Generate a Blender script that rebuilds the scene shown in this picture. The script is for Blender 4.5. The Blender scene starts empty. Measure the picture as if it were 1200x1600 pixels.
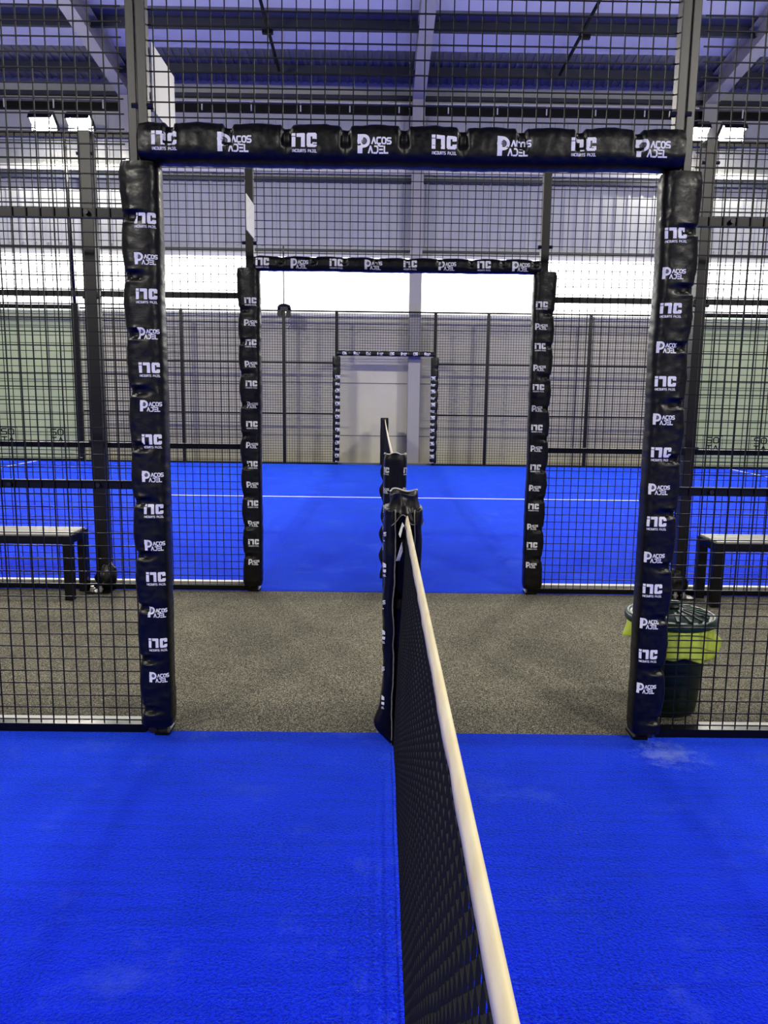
import bpy, bmesh, math, random
from mathutils import Vector, Matrix, noise
random.seed(7)
SC = bpy.context.scene
COL = SC.collection
D1, D2, D3 = 2.90, 5.17, 15.17        # the three fences, measured from the camera
WALL = 15.72                          # back wall
G = 0.965                             # half width between gate posts

# ------------------------------------------------------------------ materials
def lin(c):
    return tuple(((v/255/12.92) if v/255 <= .04045 else ((v/255+.055)/1.055)**2.4) for v in c) + (1,)
MATS = {}
def mat(name, rgb, rough=.5, metal=0, spec=.5, **kw):
    m = bpy.data.materials.new(name); m.use_nodes = True
    b = m.node_tree.nodes['Principled BSDF']
    b.inputs['Base Color'].default_value = rgb if len(rgb) == 4 else lin(rgb)
    b.inputs['Roughness'].default_value = rough
    b.inputs['Metallic'].default_value = metal
    b.inputs['Specular IOR Level'].default_value = spec
    for k, v in kw.items():
        b.inputs[k.replace('_', ' ')].default_value = v
    MATS[name] = m
    return m
def nodes(m):
    return m.node_tree.nodes, m.node_tree.links, m.node_tree.nodes['Principled BSDF']
def noise_tex(N, L, scale, detail=4, rough=.6, vec=None, stretch=None):
    n = N.new('ShaderNodeTexNoise'); n.inputs['Scale'].default_value = scale
    n.inputs['Detail'].default_value = detail; n.inputs['Roughness'].default_value = rough
    t = N.new('ShaderNodeTexCoord'); src = t.outputs['Object']
    if stretch:
        mp = N.new('ShaderNodeMapping'); mp.inputs['Scale'].default_value = stretch
        L.new(src, mp.inputs['Vector']); src = mp.outputs['Vector']
    L.new(src, n.inputs['Vector'])
    return n
def ramp(N, L, src, stops):
    r = N.new('ShaderNodeValToRGB'); e = r.color_ramp.elements
    e[0].position, e[0].color = stops[0]; e[1].position, e[1].color = stops[-1]
    for p, c in stops[1:-1]:
        x = e.new(p); x.color = c
    L.new(src, r.inputs['Fac']); return r
def bump(N, L, b, src, strength, dist):
    k = N.new('ShaderNodeBump'); k.inputs['Strength'].default_value = strength; k.inputs['Distance'].default_value = dist
    L.new(src, k.inputs['Height']); L.new(k.outputs['Normal'], b.inputs['Normal'])
def mixc(N, L, fac, a, b_):
    m = N.new('ShaderNodeMix'); m.data_type = 'RGBA'
    L.new(fac, m.inputs['Factor']); 
    for s, i in ((a, 6), (b_, 7)):
        if hasattr(s, 'is_output'): L.new(s, m.inputs[i])
        else: m.inputs[i].default_value = s
    return m.outputs[2]

# blue turf: fine pile grain, faint mowing rows, worn sandy smudges
m = mat('blue_turf', (20, 40, 230), .8, spec=.06, Sheen_Weight=.75, Sheen_Roughness=.22)
m.node_tree.nodes['Principled BSDF'].inputs['Sheen Tint'].default_value = (.08, .36, 1, 1)
N, L, b = nodes(m)
n1 = noise_tex(N, L, 120, 3, .75)
r1 = ramp(N, L, n1.outputs['Fac'], [(.36, (.0002, .0006, .20, 1)), (.50, (.0008, .0038, .92, 1)), (.64, (.006, .036, 1.0, 1))])
n2 = noise_tex(N, L, 1.6, 5, .65)
r2 = ramp(N, L, n2.outputs['Fac'], [(.35, (0, 0, 0, 1)), (.75, (1, 1, 1, 1))])
c1 = mixc(N, L, r2.outputs['Color'], r1.outputs['Color'], (.003, .014, 1.0, 1))
n3 = noise_tex(N, L, 2.3, 9, .75)
r3 = ramp(N, L, n3.outputs['Fac'], [(.55, (0, 0, 0, 1)), (.76, (.55, .55, .55, 1))])
c2 = mixc(N, L, r3.outputs['Color'], c1, (.10, .17, .9, 1))
n4 = noise_tex(N, L, 26, 2, .5, stretch=(.10, 1.4, 1))
mul = N.new('ShaderNodeMix'); mul.data_type = 'RGBA'; mul.blend_type = 'MULTIPLY'; mul.inputs['Factor'].default_value = .5
r4 = ramp(N, L, n4.outputs['Fac'], [(.33, (.55, .55, .72, 1)), (.55, (1, 1, 1, 1))])
geo = N.new('ShaderNodeTexCoord'); vd = N.new('ShaderNodeVectorMath'); vd.operation = 'DISTANCE'; vd.inputs[1].default_value = (1.02, 2.74, 0)
L.new(geo.outputs['Object'], vd.inputs[0])
n5 = noise_tex(N, L, 17, 6, .8); ad = N.new('ShaderNodeMath'); ad.operation = 'MULTIPLY_ADD'; ad.inputs[1].default_value = -.55; ad.inputs[2].default_value = .32
L.new(n5.outputs['Fac'], ad.inputs[0]); sb = N.new('ShaderNodeMath'); L.new(vd.outputs['Value'], sb.inputs[0]); L.new(ad.outputs[0], sb.inputs[1])
r5 = ramp(N, L, sb.outputs[0], [(.02, (.6, .6, .6, 1)), (.17, (0, 0, 0, 1))])
c2 = mixc(N, L, r5.outputs['Color'], c2, (.30, .36, .85, 1))
L.new(c2, mul.inputs[6]); L.new(r4.outputs['Color'], mul.inputs[7])
L.new(mul.outputs[2], b.inputs['Base Color'])
bump(N, L, b, n1.outputs['Fac'], .9, .012)

m = mat('turf_edge', (14, 22, 120), .8)
# corridor carpet: dark loop pile with light flecks
m = mat('flecked_carpet', (95, 92, 80), .95, spec=.1)
N, L, b = nodes(m)
n1 = noise_tex(N, L, 210, 3, .85)
r1 = ramp(N, L, n1.outputs['Fac'], [(.36, lin((20, 19, 15))), (.49, lin((94, 91, 78))), (.59, lin((186, 181, 158))), (.70, lin((245, 240, 220)))])
n2 = noise_tex(N, L, 3, 4, .6)
r2 = ramp(N, L, n2.outputs['Fac'], [(.35, (.84, .84, .84, 1)), (.65, (1, 1, 1, 1))])
mul = N.new('ShaderNodeMix'); mul.data_type = 'RGBA'; mul.blend_type = 'MULTIPLY'; mul.inputs['Factor'].default_value = 1
L.new(r1.outputs['Color'], mul.inputs[6]); L.new(r2.outputs['Color'], mul.inputs[7]); L.new(mul.outputs[2], b.inputs['Base Color'])
bump(N, L, b, n1.outputs['Fac'], .8, .008)

m = mat('black_vinyl', (5, 5, 5), .32, spec=.33)
N, L, b = nodes(m)
n1 = noise_tex(N, L, 22, 3, .55, stretch=(1, 1, 1.6))
bump(N, L, b, n1.outputs['Fac'], .25, .005)
n2 = noise_tex(N, L, 60, 2, .5)
r2 = ramp(N, L, n2.outputs['Fac'], [(.3, (.28, .28, .28, 1)), (.7, (.46, .46, .46, 1))])
L.new(r2.outputs['Color'], b.inputs['Roughness'])
mat('strap_black', (5, 5, 6), .75, spec=.2)
mat('piping_grey', (120, 118, 108), .4)
mat('print_white', (236, 236, 240), .45)
mat('print_grey', (88, 88, 92), .5)
m = mat('black_steel', (6, 6, 7), .34, spec=.28)
N, L, b = nodes(m); n1 = noise_tex(N, L, 90, 2, .5); bump(N, L, b, n1.outputs['Fac'], .08, .002)
mat('dark_post', (24, 22, 19), .34, spec=.32)
m = mat('lit_steel', (31, 29, 24), .36, spec=.5)  # dark painted steel, its brownish gleam from the lamps put into the colour
N, L, b = nodes(m); n1 = noise_tex(N, L, 90, 2, .5); bump(N, L, b, n1.outputs['Fac'], .08, .002)
mat('wire_black', (4, 4, 5), .5, spec=.25)
mat('bolt_black', (8, 8, 9), .4)
mat('zinc', (190, 190, 186), .35, .8)
mat('kerb_white', (226, 224, 214), .6)
mat('net_cord', (12, 13, 12), .7, spec=.25)
m = mat('net_tape', (233, 225, 196), .7)
N, L, b = nodes(m); n1 = noise_tex(N, L, 9, 4, .5)
r1 = ramp(N, L, n1.outputs['Fac'], [(.3, lin((224, 208, 158))), (.7, lin((238, 228, 190)))]); L.new(r1.outputs['Color'], b.inputs['Base Color'])
n2 = noise_tex(N, L, 240, 2, .5); bump(N, L, b, n2.outputs['Fac'], .15, .002)
mat('line_white', (215, 225, 245), .8)
mat('sign_white', (232, 230, 222), .5)
mat('bench_slat', (176, 172, 160), .28, spec=.7)
mat('bin_green', (6, 24, 15), .45, spec=.3)
mat('lid_green', (20, 48, 32), .36, spec=.4)
m = mat('lime_plastic', (196, 214, 70), .35, Transmission_Weight=.0, Subsurface_Weight=.25)
N, L, b = nodes(m); n1 = noise_tex(N, L, 24, 4, .6); bump(N, L, b, n1.outputs['Fac'], .5, .01)
b.inputs['Subsurface Radius'].default_value = (.01, .012, .004)
# wall cladding
def clad(name, lo, hi, stripe_axis_scale=0):
    m = mat(name, hi, .55, spec=.35)
    N, L, b = nodes(m)
    n1 = noise_tex(N, L, .9, 5, .6)
    r1 = ramp(N, L, n1.outputs['Fac'], [(.3, lin(lo)), (.7, lin(hi))]); L.new(r1.outputs['Color'], b.inputs['Base Color'])
    return m
clad('wall_panel', (190, 187, 166), (204, 200, 180))
clad('wall_upper', (164, 166, 164), (178, 180, 178))
mat('joint_dark', (96, 98, 104), .6)
mat('girt_dark', (38, 44, 58), .5)
mat('flash_light', (206, 206, 198), .45)
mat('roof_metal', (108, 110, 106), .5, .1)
mat('roof_pale', (212, 212, 212), .5)
mat('beam_grey', (158, 156, 150), .5)
mat('tray_black', (4, 4, 6), .6, spec=.2)
mat('side_wall', (160, 160, 156), .6)
m = mat('court_glass', (205, 228, 214), .04)
N, L, b = nodes(m)
out = N['Material Output']; tr = N.new('ShaderNodeBsdfTransparent'); tr.inputs['Color'].default_value = (.93, .985, .93, 1)
gl = N.new('ShaderNodeBsdfGlossy'); gl.inputs['Roughness'].default_value = .02
fr = N.new('ShaderNodeFresnel'); fr.inputs['IOR'].default_value = 1.45
mx = N.new('ShaderNodeMixShader'); L.new(fr.outputs[0], mx.inputs[0]); L.new(tr.outputs[0], mx.inputs[1]); L.new(gl.outputs[0], mx.inputs[2])
L.new(mx.outputs[0], out.inputs['Surface'])
def emit(name, col, s):
    m = bpy.data.materials.new(name); m.use_nodes = True
    N = m.node_tree.nodes; L = m.node_tree.links
    e = N.new('ShaderNodeEmission'); e.inputs['Color'].default_value = col; e.inputs['Strength'].default_value = s
    L.new(e.outputs[0], N['Material Output'].inputs['Surface']); MATS[name] = m; return m
emit('lamp_led', (1, .955, .86, 1), 900)
emit('daylight_pane', (1, .995, .97, 1), 5.5)

# ------------------------------------------------------------------ mesh builder
class MB:
    def __init__(s): s.v = []; s.f = []; s.mi = []
    def add(s, vs, fs, mi=0):
        o = len(s.v); s.v += [tuple(v) for v in vs]; s.f += [tuple(i+o for i in f) for f in fs]; s.mi += [mi]*len(fs); return s
    def box(s, x0, x1, y0, y1, z0, z1, mi=0):
        return s.add([(x0,y0,z0),(x1,y0,z0),(x1,y1,z0),(x0,y1,z0),(x0,y0,z1),(x1,y0,z1),(x1,y1,z1),(x0,y1,z1)],
                     [(0,3,2,1),(4,5,6,7),(0,1,5,4),(1,2,6,5),(2,3,7,6),(3,0,4,7)], mi)
    def bar(s, p, q, w, h, mi=0, up=(0,0,1)):
        p, q = Vector(p), Vector(q); d = (q-p).normalized(); u = Vector(up)
        if abs(d.dot(u)) > .98: u = Vector((0,1,0))
        x = d.cross(u).normalized(); y = x.cross(d)
        vs = [e + x*(w/2*sx) + y*(h/2*sy) for e in (p, q) for sx, sy in ((-1,-1),(1,-1),(1,1),(-1,1))]
        return s.add(vs, [(0,1,2,3),(7,6,5,4),(0,4,5,1),(1,5,6,2),(2,6,7,3),(3,7,4,0)], mi)
    def tube(s, pts, r, n=6, mi=0, cap=True, closed=False):
        pts = [Vector(p) for p in pts]; vs = []; fs = []; m = len(pts)
        for i, p in enumerate(pts):
            a = pts[i-1] if (i or closed) else p; c = pts[(i+1) % m] if (i < m-1 or closed) else p
            d = (c-a).normalized(); u = Vector((0,0,1)) if abs(d.z) < .9 else Vector((1,0,0))
            x = d.cross(u).normalized(); y = x.cross(d)
            rr = r[i] if isinstance(r, (list, tuple)) else r
            for k in range(n):
                t = 2*math.pi*k/n; vs.append(p + x*(rr*math.cos(t)) + y*(rr*math.sin(t)))
        for i in range(m if closed else m-1):
            for k in range(n):
                a = i*n; b_ = ((i+1) % m)*n; k2 = (k+1) % n
                fs.append((a+k, a+k2, b_+k2, b_+k))
        if cap and not closed: fs += [tuple(range(n-1,-1,-1)), tuple((m-1)*n+k for k in range(n))]
        return s.add(vs, fs, mi)
    def lathe(s, prof, n=40, c=(0,0,0), mi=0, wob=None):
        vs = []; fs = []; m = len(prof)
        for i, (r, z) in enumerate(prof):
            for k in range(n):
                t = 2*math.pi*k/n; rr = r; zz = z
                if wob: rr, zz = wob(i, t, r, z)
                vs.append((c[0]+rr*math.cos(t), c[1]+rr*math.sin(t), c[2]+zz))
        for i in range(m-1):
            for k in range(n):
                k2 = (k+1) % n; fs.append((i*n+k, i*n+k2, (i+1)*n+k2, (i+1)*n+k))
        return s.add(vs, fs, mi)
    def grid(s, rows, wrap=True, mi=0, cap=False):
        n = len(rows[0]); vs = [v for r in rows for v in r]; fs = []
        for i in range(len(rows)-1):
            for k in range(n if wrap else n-1):
                k2 = (k+1) % n; fs.append((i*n+k, i*n+k2, (i+1)*n+k2, (i+1)*n+k))
        if cap: fs += [tuple(range(n-1,-1,-1)), tuple((len(rows)-1)*n+k for k in range(n))]
        return s.add(vs, fs, mi)
    def build(s, name, mats, parent=None, smooth=False, bevel=0, recalc=True, origin=None):
        me = bpy.data.meshes.new(name)
        vs = s.v
        if origin: vs = [(x-origin[0], y-origin[1], z-origin[2]) for x, y, z in vs]
        me.from_pydata(vs, [], s.f)
        for mm in (mats if isinstance(mats, (list, tuple)) else [mats]): me.materials.append(MATS[mm])
        me.polygons.foreach_set('material_index', s.mi)
        if recalc:
            bm = bmesh.new(); bm.from_mesh(me); bmesh.ops.recalc_face_normals(bm, faces=bm.faces)
            bm.to_mesh(me); bm.free()
        if smooth: me.polygons.foreach_set('use_smooth', [True]*len(me.polygons))
        me.update()
        o = bpy.data.objects.new(name, me); COL.objects.link(o)
        if origin: o.location = origin
        if parent:
            o.parent = parent; o.matrix_parent_inverse = Matrix.Translation(-Vector(parent.location))
        if bevel:
            md = o.modifiers.new('Bevel', 'BEVEL'); md.width = bevel; md.segments = 2; md.limit_method = 'ANGLE'
        return o
def tag(o, label, cat, group=None, kind=None):
    o['label'] = label; o['category'] = cat
    if group: o['group'] = group
    if kind: o['kind'] = kind
    return o
def thing(name, label, cat, loc, group=None):
    o = bpy.data.objects.new(name, None); COL.objects.link(o); o.location = loc; o.empty_display_size = .1
    return tag(o, label, cat, group)
def struct(o, label, cat):
    return tag(o, label, cat, None, 'structure')
def sm(a, b_, x):
    t = min(1, max(0, (x-a)/(b_-a))); return t*t*(3-2*t)

# ------------------------------------------------------------------ printed logos (2D polygons in metres)
FONT = {  # strokes on a 4 x 6 grid
 'A': [[(0,0),(2,6),(4,0)]], 'C': [[(4,6),(.6,6),(0,5),(0,1),(.6,0),(4,0)]], 'D': [[(.8,6),(2.8,6),(4,4.6),(4,1.4),(2.8,0),(0,0)]],
 'E': [[(.4,6),(4,6)],[(.4,3),(3.6,3)],[(.4,0),(4,0)]], 'I': [[(2,0),(2,6)]], 'L': [[(0,6),(0,0),(3.6,0)]], 'N': [[(0,0),(0,6),(4,0),(4,6)]],
 'O': [[(1,6),(3,6),(4,4.8),(4,1.2),(3,0),(1,0),(0,1.2),(0,4.8),(1,6)]], 'P': [[(0,0),(0,6),(3,6),(4,5),(4,3.8),(3,2.8),(0,2.8)]],
 'R': [[(0,0),(0,6),(3,6),(4,5),(4,4),(3,3),(0,3)],[(2,3),(4,0)]], 'S': [[(4,6),(.8,6),(0,5.2),(0,3.8),(.8,3),(3.2,3),(4,2.2),(4,.8),(3.2,0),(0,0)]],
 'T': [[(0,6),(4,6)],[(2,6),(2,0)]], 'U': [[(0,6),(0,1),(1,0),(3,0),(4,1),(4,6)]], ' ': []}
FONT['Q'] = FONT['C'] + [[(2.2,0),(2.4,-1.9),(1.3,-2.1)]]   # C with a cedilla
def stroke_polys(pts, w):
    out = []
    for (x0,y0),(x1,y1) in zip(pts, pts[1:]):
        dx, dy = x1-x0, y1-y0; l = math.hypot(dx, dy) or 1; dx /= l; dy /= l
        x0 -= dx*w*.3; y0 -= dy*w*.3; x1 += dx*w*.3; y1 += dy*w*.3
        nx, ny = -dy*w/2, dx*w/2
        out.append([(x0+nx,y0+ny),(x0-nx,y0-ny),(x1-nx,y1-ny),(x1+nx,y1+ny)])
    return out
def text_polys(txt, x0, y0, x1, y1, w, gap=1.5):
    adv = 4+gap; sx = (x1-x0)/(adv*len(txt)-gap); sy = (y1-y0)/6; out = []
    for i, ch in enumerate(txt):
        for st in FONT[ch]:
            out += stroke_polys([(x0+(i*adv+x)*sx, y0+y*sy) for x, y in st], w)
    return out
def rect(x0, y0, x1, y1): return [(x0,y0),(x1,y0),(x1,y1),(x0,y1)]
def ring(cx, cy, r0, r1, n=20):
    out = []
    for k in range(n):
        a, b_ = 2*math.pi*k/n, 2*math.pi*(k+1)/n
        out.append([(cx+r0*math.cos(a),cy+r0*math.sin(a)),(cx+r1*math.cos(a),cy+r1*math.sin(a)),(cx+r1*math.cos(b_),cy+r1*math.sin(b_)),(cx+r0*math.cos(b_),cy+r0*math.sin(b_))])
    return out
def logo_nc():
    p = [rect(0,.28,.21,.80), rect(0,.84,.21,1), rect(.27,.80,.70,1), rect(.52,.28,.74,.86), [(.70,.8),(.74,.8),(.74,.95),(.70,1)],
         rect(.84,.34,1.06,.94), rect(.88,.82,1.34,1), rect(.88,.28,1.34,.46), rect(1.16,.70,1.4,.95), rect(1.16,.33,1.4,.54), rect(1.30,.80,1.36,.97)]
    return [(q,0) for q in p] + [(q,0) for q in text_polys('INCOURTS PADEL', 0, .02, 1.4, .155, .030)], 1.4
def logo_p():
    p = [rect(0,0,.27,.80), rect(0,.64,.30,1), rect(.27,.84,.36,1)] + ring(.34,.64,.185,.36)
    p += [[(.27,.22),(.36,.44),(.30,.48),(.27,.4)]]
    q = text_polys('AQOS', .80, .50, 1.86, .80, .085) + text_polys('ADEL', .62, .02, 1.72, .36, .085)
    g = [[( .34+.15*math.cos(2*math.pi*k/14), .64+.15*math.sin(2*math.pi*k/14)) for k in range(14)]]
    return [(x,0) for x in p+q] + [(x,1) for x in g], 1.86
_cache = {}
def logo2d(kind, h, fine):
    key = (kind, h, fine)
    if key in _cache: return _cache[key]
    polys, w = logo_nc() if kind == 'nc' else logo_p()
    bm = bmesh.new()
    for pl, mi in polys:
        vs = [bm.verts.new(((x-w/2)*h, (y-.5)*h, 0)) for x, y in pl]
        f = bm.faces.new(vs); f.material_index = mi
    bmesh.ops.triangulate(bm, faces=bm.faces)
    if fine:
        for _ in range(3):
            es = [e for e in bm.edges if e.calc_length() > fine]
            if not es: break
            bmesh.ops.subdivide_edges(bm, edges=es, cuts=1)
            bmesh.ops.triangulate(bm, faces=bm.faces)
    bm.verts.ensure_lookup_table()
    r = ([(v.co.x, v.co.y) for v in bm.verts], [[v.index for v in f.verts] for f in bm.faces], [f.material_index for f in bm.faces])
    bm.free(); _cache[key] = r; return r

# ------------------------------------------------------------------ padded vinyl sleeves
class Pad:
    """A padded sleeve lofted along an axis; notched (strap) side is +a, front is +b."""
    def __init__(s, org, T, A, B, L, ha, hb, notches, seed, n=3.4, depth=1.0, taper=0.0, pin=1.0, slot=(.12, .26), sw=.0150):
        s.o, s.T, s.Av, s.Bv = Vector(org), Vector(T), Vector(A), Vector(B)
        s.pin = pin; s.slot = slot; s.sw = sw; s.L, s.ha, s.hb, s.nt, s.seed, s.n, s.dp, s.taper = L, ha, hb, notches, seed, n, depth, taper
        tab = [(s.sec(math.pi/2 - k*.01)) for k in range(-315, 316)]
        acc = [0.0]
        for p, q in zip(tab, tab[1:]): acc.append(acc[-1]+math.hypot(q[0]-p[0], q[1]-p[1]))
        mid = acc[315]; s.tab = [(a_-mid, p) for a_, p in zip(acc, tab)]
    def sec(s, th):
        c, d = math.cos(th), math.sin(th); e = 2/s.n
        return (s.ha*math.copysign(abs(c)**e, c), s.hb*math.copysign(abs(d)**e, d))
    def at_arc(s, x):
        for (s0,p0),(s1,p1) in zip(s.tab, s.tab[1:]):
            if s0 <= x <= s1:
                k = (x-s0)/(s1-s0 or 1); return (p0[0]+(p1[0]-p0[0])*k, p0[1]+(p1[1]-p0[1])*k)
        return s.tab[0][1] if x < 0 else s.tab[-1][1]
    def mod(s, t, a, b, off=0):
        ua = a/s.ha; fr = sm(-.1, .55, b/s.hb); k = s.ha/.065
        dn = min((abs(t-q) for q in s.nt), default=9)
        wa = sm(-.2, .8, ua)
        x, y = a, b
        wid = 1 + s.taper*(t/s.L-.5)
        x *= wid
        if s.nt:
            x -= wa*.0085*k*s.dp*s.pin*math.exp(-(dn/.022)**2)
            x += wa*.004*k*sm(.03, .1, dn)
            sl = sm(s.slot[0], s.slot[1], ua); hole = math.exp(-(dn/s.sw)**8)
            y -= fr*sl*(.0150*s.dp*hole + .0026)
            x -= (.010*hole*sm(.6, 1, ua) if s.pin < .5 else 0)
            y += fr*sl*.0025*math.exp(-((dn-s.sw-.006)/.006)**2)
            y -= fr*sm(-.75, -.1, ua)*(1-sm(s.slot[0]-.1, s.slot[1]+.06, ua))*(.0045 if s.pin > .5 else .008)*s.dp*math.exp(-(dn/(.003+.020*max(0, ua+.75)))**2)
        p = Vector((t*3.1+s.seed*7, s.seed*3.3, 0))
        x += .0040*k*noise.noise(p)
        y += .0035*noise.noise(p+Vector((0, 11, 3)))
        w = Vector((a*16, t*13, s.seed*5+b*6))
        wr = noise.noise(w)*.0022 + noise.noise(w*2.1+Vector((a*30, t*9, 0)))*.0017
        wr += .0030*max(0, noise.noise(Vector((a*14+t*26, t*34-a*26, s.seed)))) * sm(.2, .9, noise.noise(Vector((t*4.1, s.seed*2, 5)))+.55)
        ends = math.exp(-(t/.05)**2)+math.exp(-((s.L-t)/.05)**2)
        wr += ends*.004*noise.noise(Vector((a*40, b*40, t*25+s.seed)))
        q = math.hypot(a/s.ha, b/s.hb) or 1
        nx, ny = a/s.ha/q, b/s.hb/q
        x += nx*(wr+off); y += ny*(wr+off)
        if t < .03: x *= .90+.10*(t/.03); y *= .9+.1*(t/.03)
        if s.L-t < .03: x *= .92+.08*((s.L-t)/.03); y *= .92+.08*((s.L-t)/.03)
        return s.o + s.T*t + s.Av*x + s.Bv*y
    def cover(s, parent, nth=56, step=.01, name='vinyl_cover'):
        m = max(4, int(s.L/step)); rows = []
        ths = [2*math.pi*k/nth for k in range(nth)]
        for i in range(m+1):
            t = s.L*i/m; rows.append([s.mod(t, *s.sec(th)) for th in ths])
        mb = MB(); mb.grid(rows, True)
        # folded-in ends
        for end in (0, 1):
            t = 0 if not end else s.L; c = s.o + s.T*(t+(.02 if not end else -.02))
            r0 = rows[0 if not end else -1]; inner = [c+(Vector(v)-(s.o+s.T*t))*.55 for v in r0]
            mb.grid([r0, inner], True); mb.add(inner, [tuple(range(nth))])
        return mb.build(name, 'black_vinyl', parent, smooth=True)
    def logo(s, parent, kind, t, arc, h, fine=.008, right=None, up=None):
        """right / up: +1 axis along +a or -a etc. given as (ra, rt), (ua, ut)."""
        vs, fs, mi = logo2d(kind, h, fine); out = []
        for x, y in vs:
            ar = arc + x*right[0] + y*up[0]; tt = t + x*right[1] + y*up[1]
            a, b = s.at_arc(ar); out.append(s.mod(min(max(tt, .001), s.L-.001), a, b, off=.0011))
        mb = MB(); mb.add(out, fs); mb.mi = list(mi)
        o = mb.build('printed_logo', ['print_white', 'print_grey'], parent, recalc=False)
        return o
    def straps(s, parent):
        for q in s.nt:
            mb = MB(); rows = []
            for i in range(5):
                t = q-.011+.022*i/4
                rows.append([s.mod(t, *s.sec(math.radians(d)), off=.0016) for d in range(-40, 64, 8)])
            mb.grid(rows, False); mb.build('strap', 'strap_black', parent, smooth=True, recalc=False)

def vertical_pad(side, y, label, seed, z0, z1, zl0, pitch, nlog, zn0, coarse=False, W=.064, hb=.055, lh=(.052, .041), group=None, arc=-.021, first='nc'):
    loc = (side*G, y, z0)
    root = thing('gate_post_pad', label, 'pad', loc, group)
    L = z1-z0
    nt = [zn0-.205*k-z0 for k in range(12)]; nt = [q for q in nt if .04 < q < L-.02]
    pd = Pad((side*G, y, z0), (0,0,1), (side,0,0), (0,-1,0), L, W, hb, nt, seed, taper=.14)
    pd.cover(root, 60 if not coarse else 28, (.0055 if y < 4 else .01) if not coarse else .03)
    if not coarse: pd.straps(root)
    for k in range(nlog):
        kind = ('nc','pp')[k % 2] if first == 'nc' else ('pp','nc')[k % 2]
        h = lh[0] if kind == 'nc' else lh[1]
        pd.logo(root, kind, zl0-pitch*k-z0, arc, h, .008 if not coarse else .03, right=(side,0), up=(0,1))
    return root
def lintel_pad(y, z0, z1, label, seed, x0, logos, notch0, coarse=False, hb=.06, lh=(.062,.062), group=None, arc=-.004, pin=.3):
    L = -2*x0; zc = (z0+z1)/2; ha = (z1-z0)/2
    root = thing('gate_lintel_pad', label, 'pad', (0, y, z0), group)
    nt = [notch0+.205*k-x0 for k in range(10)]; nt = [q for q in nt if .03 < q < L-.03]
    pd = Pad((x0, y, zc), (1,0,0), (0,0,1), (0,-1,0), L, ha, hb, nt, seed, n=2.9, pin=pin, slot=(-.22, -.08), sw=.0165)
    pd.cover(root, 60 if not coarse else 28, (.0055 if y < 4 else .01) if not coarse else .03)
    if not coarse: pd.straps(root)
    for k, x in enumerate(logos):
        kind = ('nc','pp')[k % 2]; h = lh[0] if kind == 'nc' else lh[1]
        pd.logo(root, kind, x-x0, arc, h, .008 if not coarse else .03, right=(0,1), up=(1,0))
    return root

# gate 1 (near), gate 2 (across the corridor), gate 3 (far fence)
LX = [-.862+.243*k for k in range(8)]
lintel_pad(2.85, 2.152, 2.288, 'large padded black lintel across the top of the nearest gate', 1, -.955, LX, -.848)
vertical_pad(-1, 2.86, 'tall black padded sleeve on the left post of the nearest gate', 2, .055, 2.155, 1.955, .130, 14, 1.972, W=.066)
vertical_pad(1, 2.86, 'tall black padded sleeve on the nearest right gate post, before the green bin', 3, .045, 2.150, 1.93, .130, 14, 1.95, W=.066)
LX2 = [-.872+.2385*k for k in range(8)]
lintel_pad(5.12, 2.150, 2.240, 'black padded lintel over the middle gate beyond the grey carpet', 4, -.93, LX2, -.75, hb=.05, lh=(.062,.060), pin=1.0)
vertical_pad(-1, 5.13, 'black padded sleeve on the left post of the middle gate beyond the carpet', 5, .05, 2.165, 1.95, .133, 14, 1.90, W=.069, arc=-.012)
vertical_pad(1, 5.13, 'black padded sleeve on the right post of the middle gate beyond the carpet', 6, .05, 2.165, 1.95, .133, 14, 1.90, W=.069, arc=-.018)
LX3 = [-.80+.23*k for k in range(8)]
lintel_pad(15.11, 2.135, 2.235, 'small far black padded lintel over the gate in front of the grey wall', 7, -.95, LX3, -.75, coarse=True, hb=.05, pin=.8)
vertical_pad(-1, 15.12, 'far black padded sleeve on the left post of the gate by the grey wall', 8, .05, 2.12, 1.72, .128, 14, 1.90, coarse=True, W=.072, arc=-.035, lh=(.075,.05))
vertical_pad(1, 15.12, 'far black padded sleeve on the right post of the gate by the grey wall', 9, .05, 2.12, 1.72, .128, 14, 1.90, coarse=True, W=.072, arc=-.035, lh=(.075,.05))

# ------------------------------------------------------------------ fences
def wires(x0, x1, z0, z1, y, pitch=.0508, w=.0042, ox=0, oz=0):
    mb = MB(); h = w/2
    n = int((x1-x0)/pitch)
    for k in range(n+1):
        x = x0 + ox + k*pitch
        if x > x1: break
        mb.add([(x-h,y-h,z0),(x+h,y-h,z0),(x+h,y+h,z0),(x-h,y+h,z0),(x-h,y-h,z1),(x+h,y-h,z1),(x+h,y+h,z1),(x-h,y+h,z1)],
               [(0,1,5,4),(1,2,6,5),(2,3,7,6),(3,0,4,7),(3,2,1,0),(4,5,6,7)])
    yy = y-w
    n = int((z1-z0)/pitch)
    for k in range(n+1):
        z = z0 + oz + k*pitch
        if z > z1: break
        mb.add([(x0,yy-h,z-h),(x1,yy-h,z-h),(x1,yy+h,z-h),(x0,yy+h,z-h),(x0,yy-h,z+h),(x1,yy-h,z+h),(x1,yy+h,z+h),(x0,yy+h,z+h)],
               [(0,1,5,4),(1,2,6,5),(2,3,7,6),(3,0,4,7),(3,2,1,0),(4,5,6,7)])
    return mb
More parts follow.
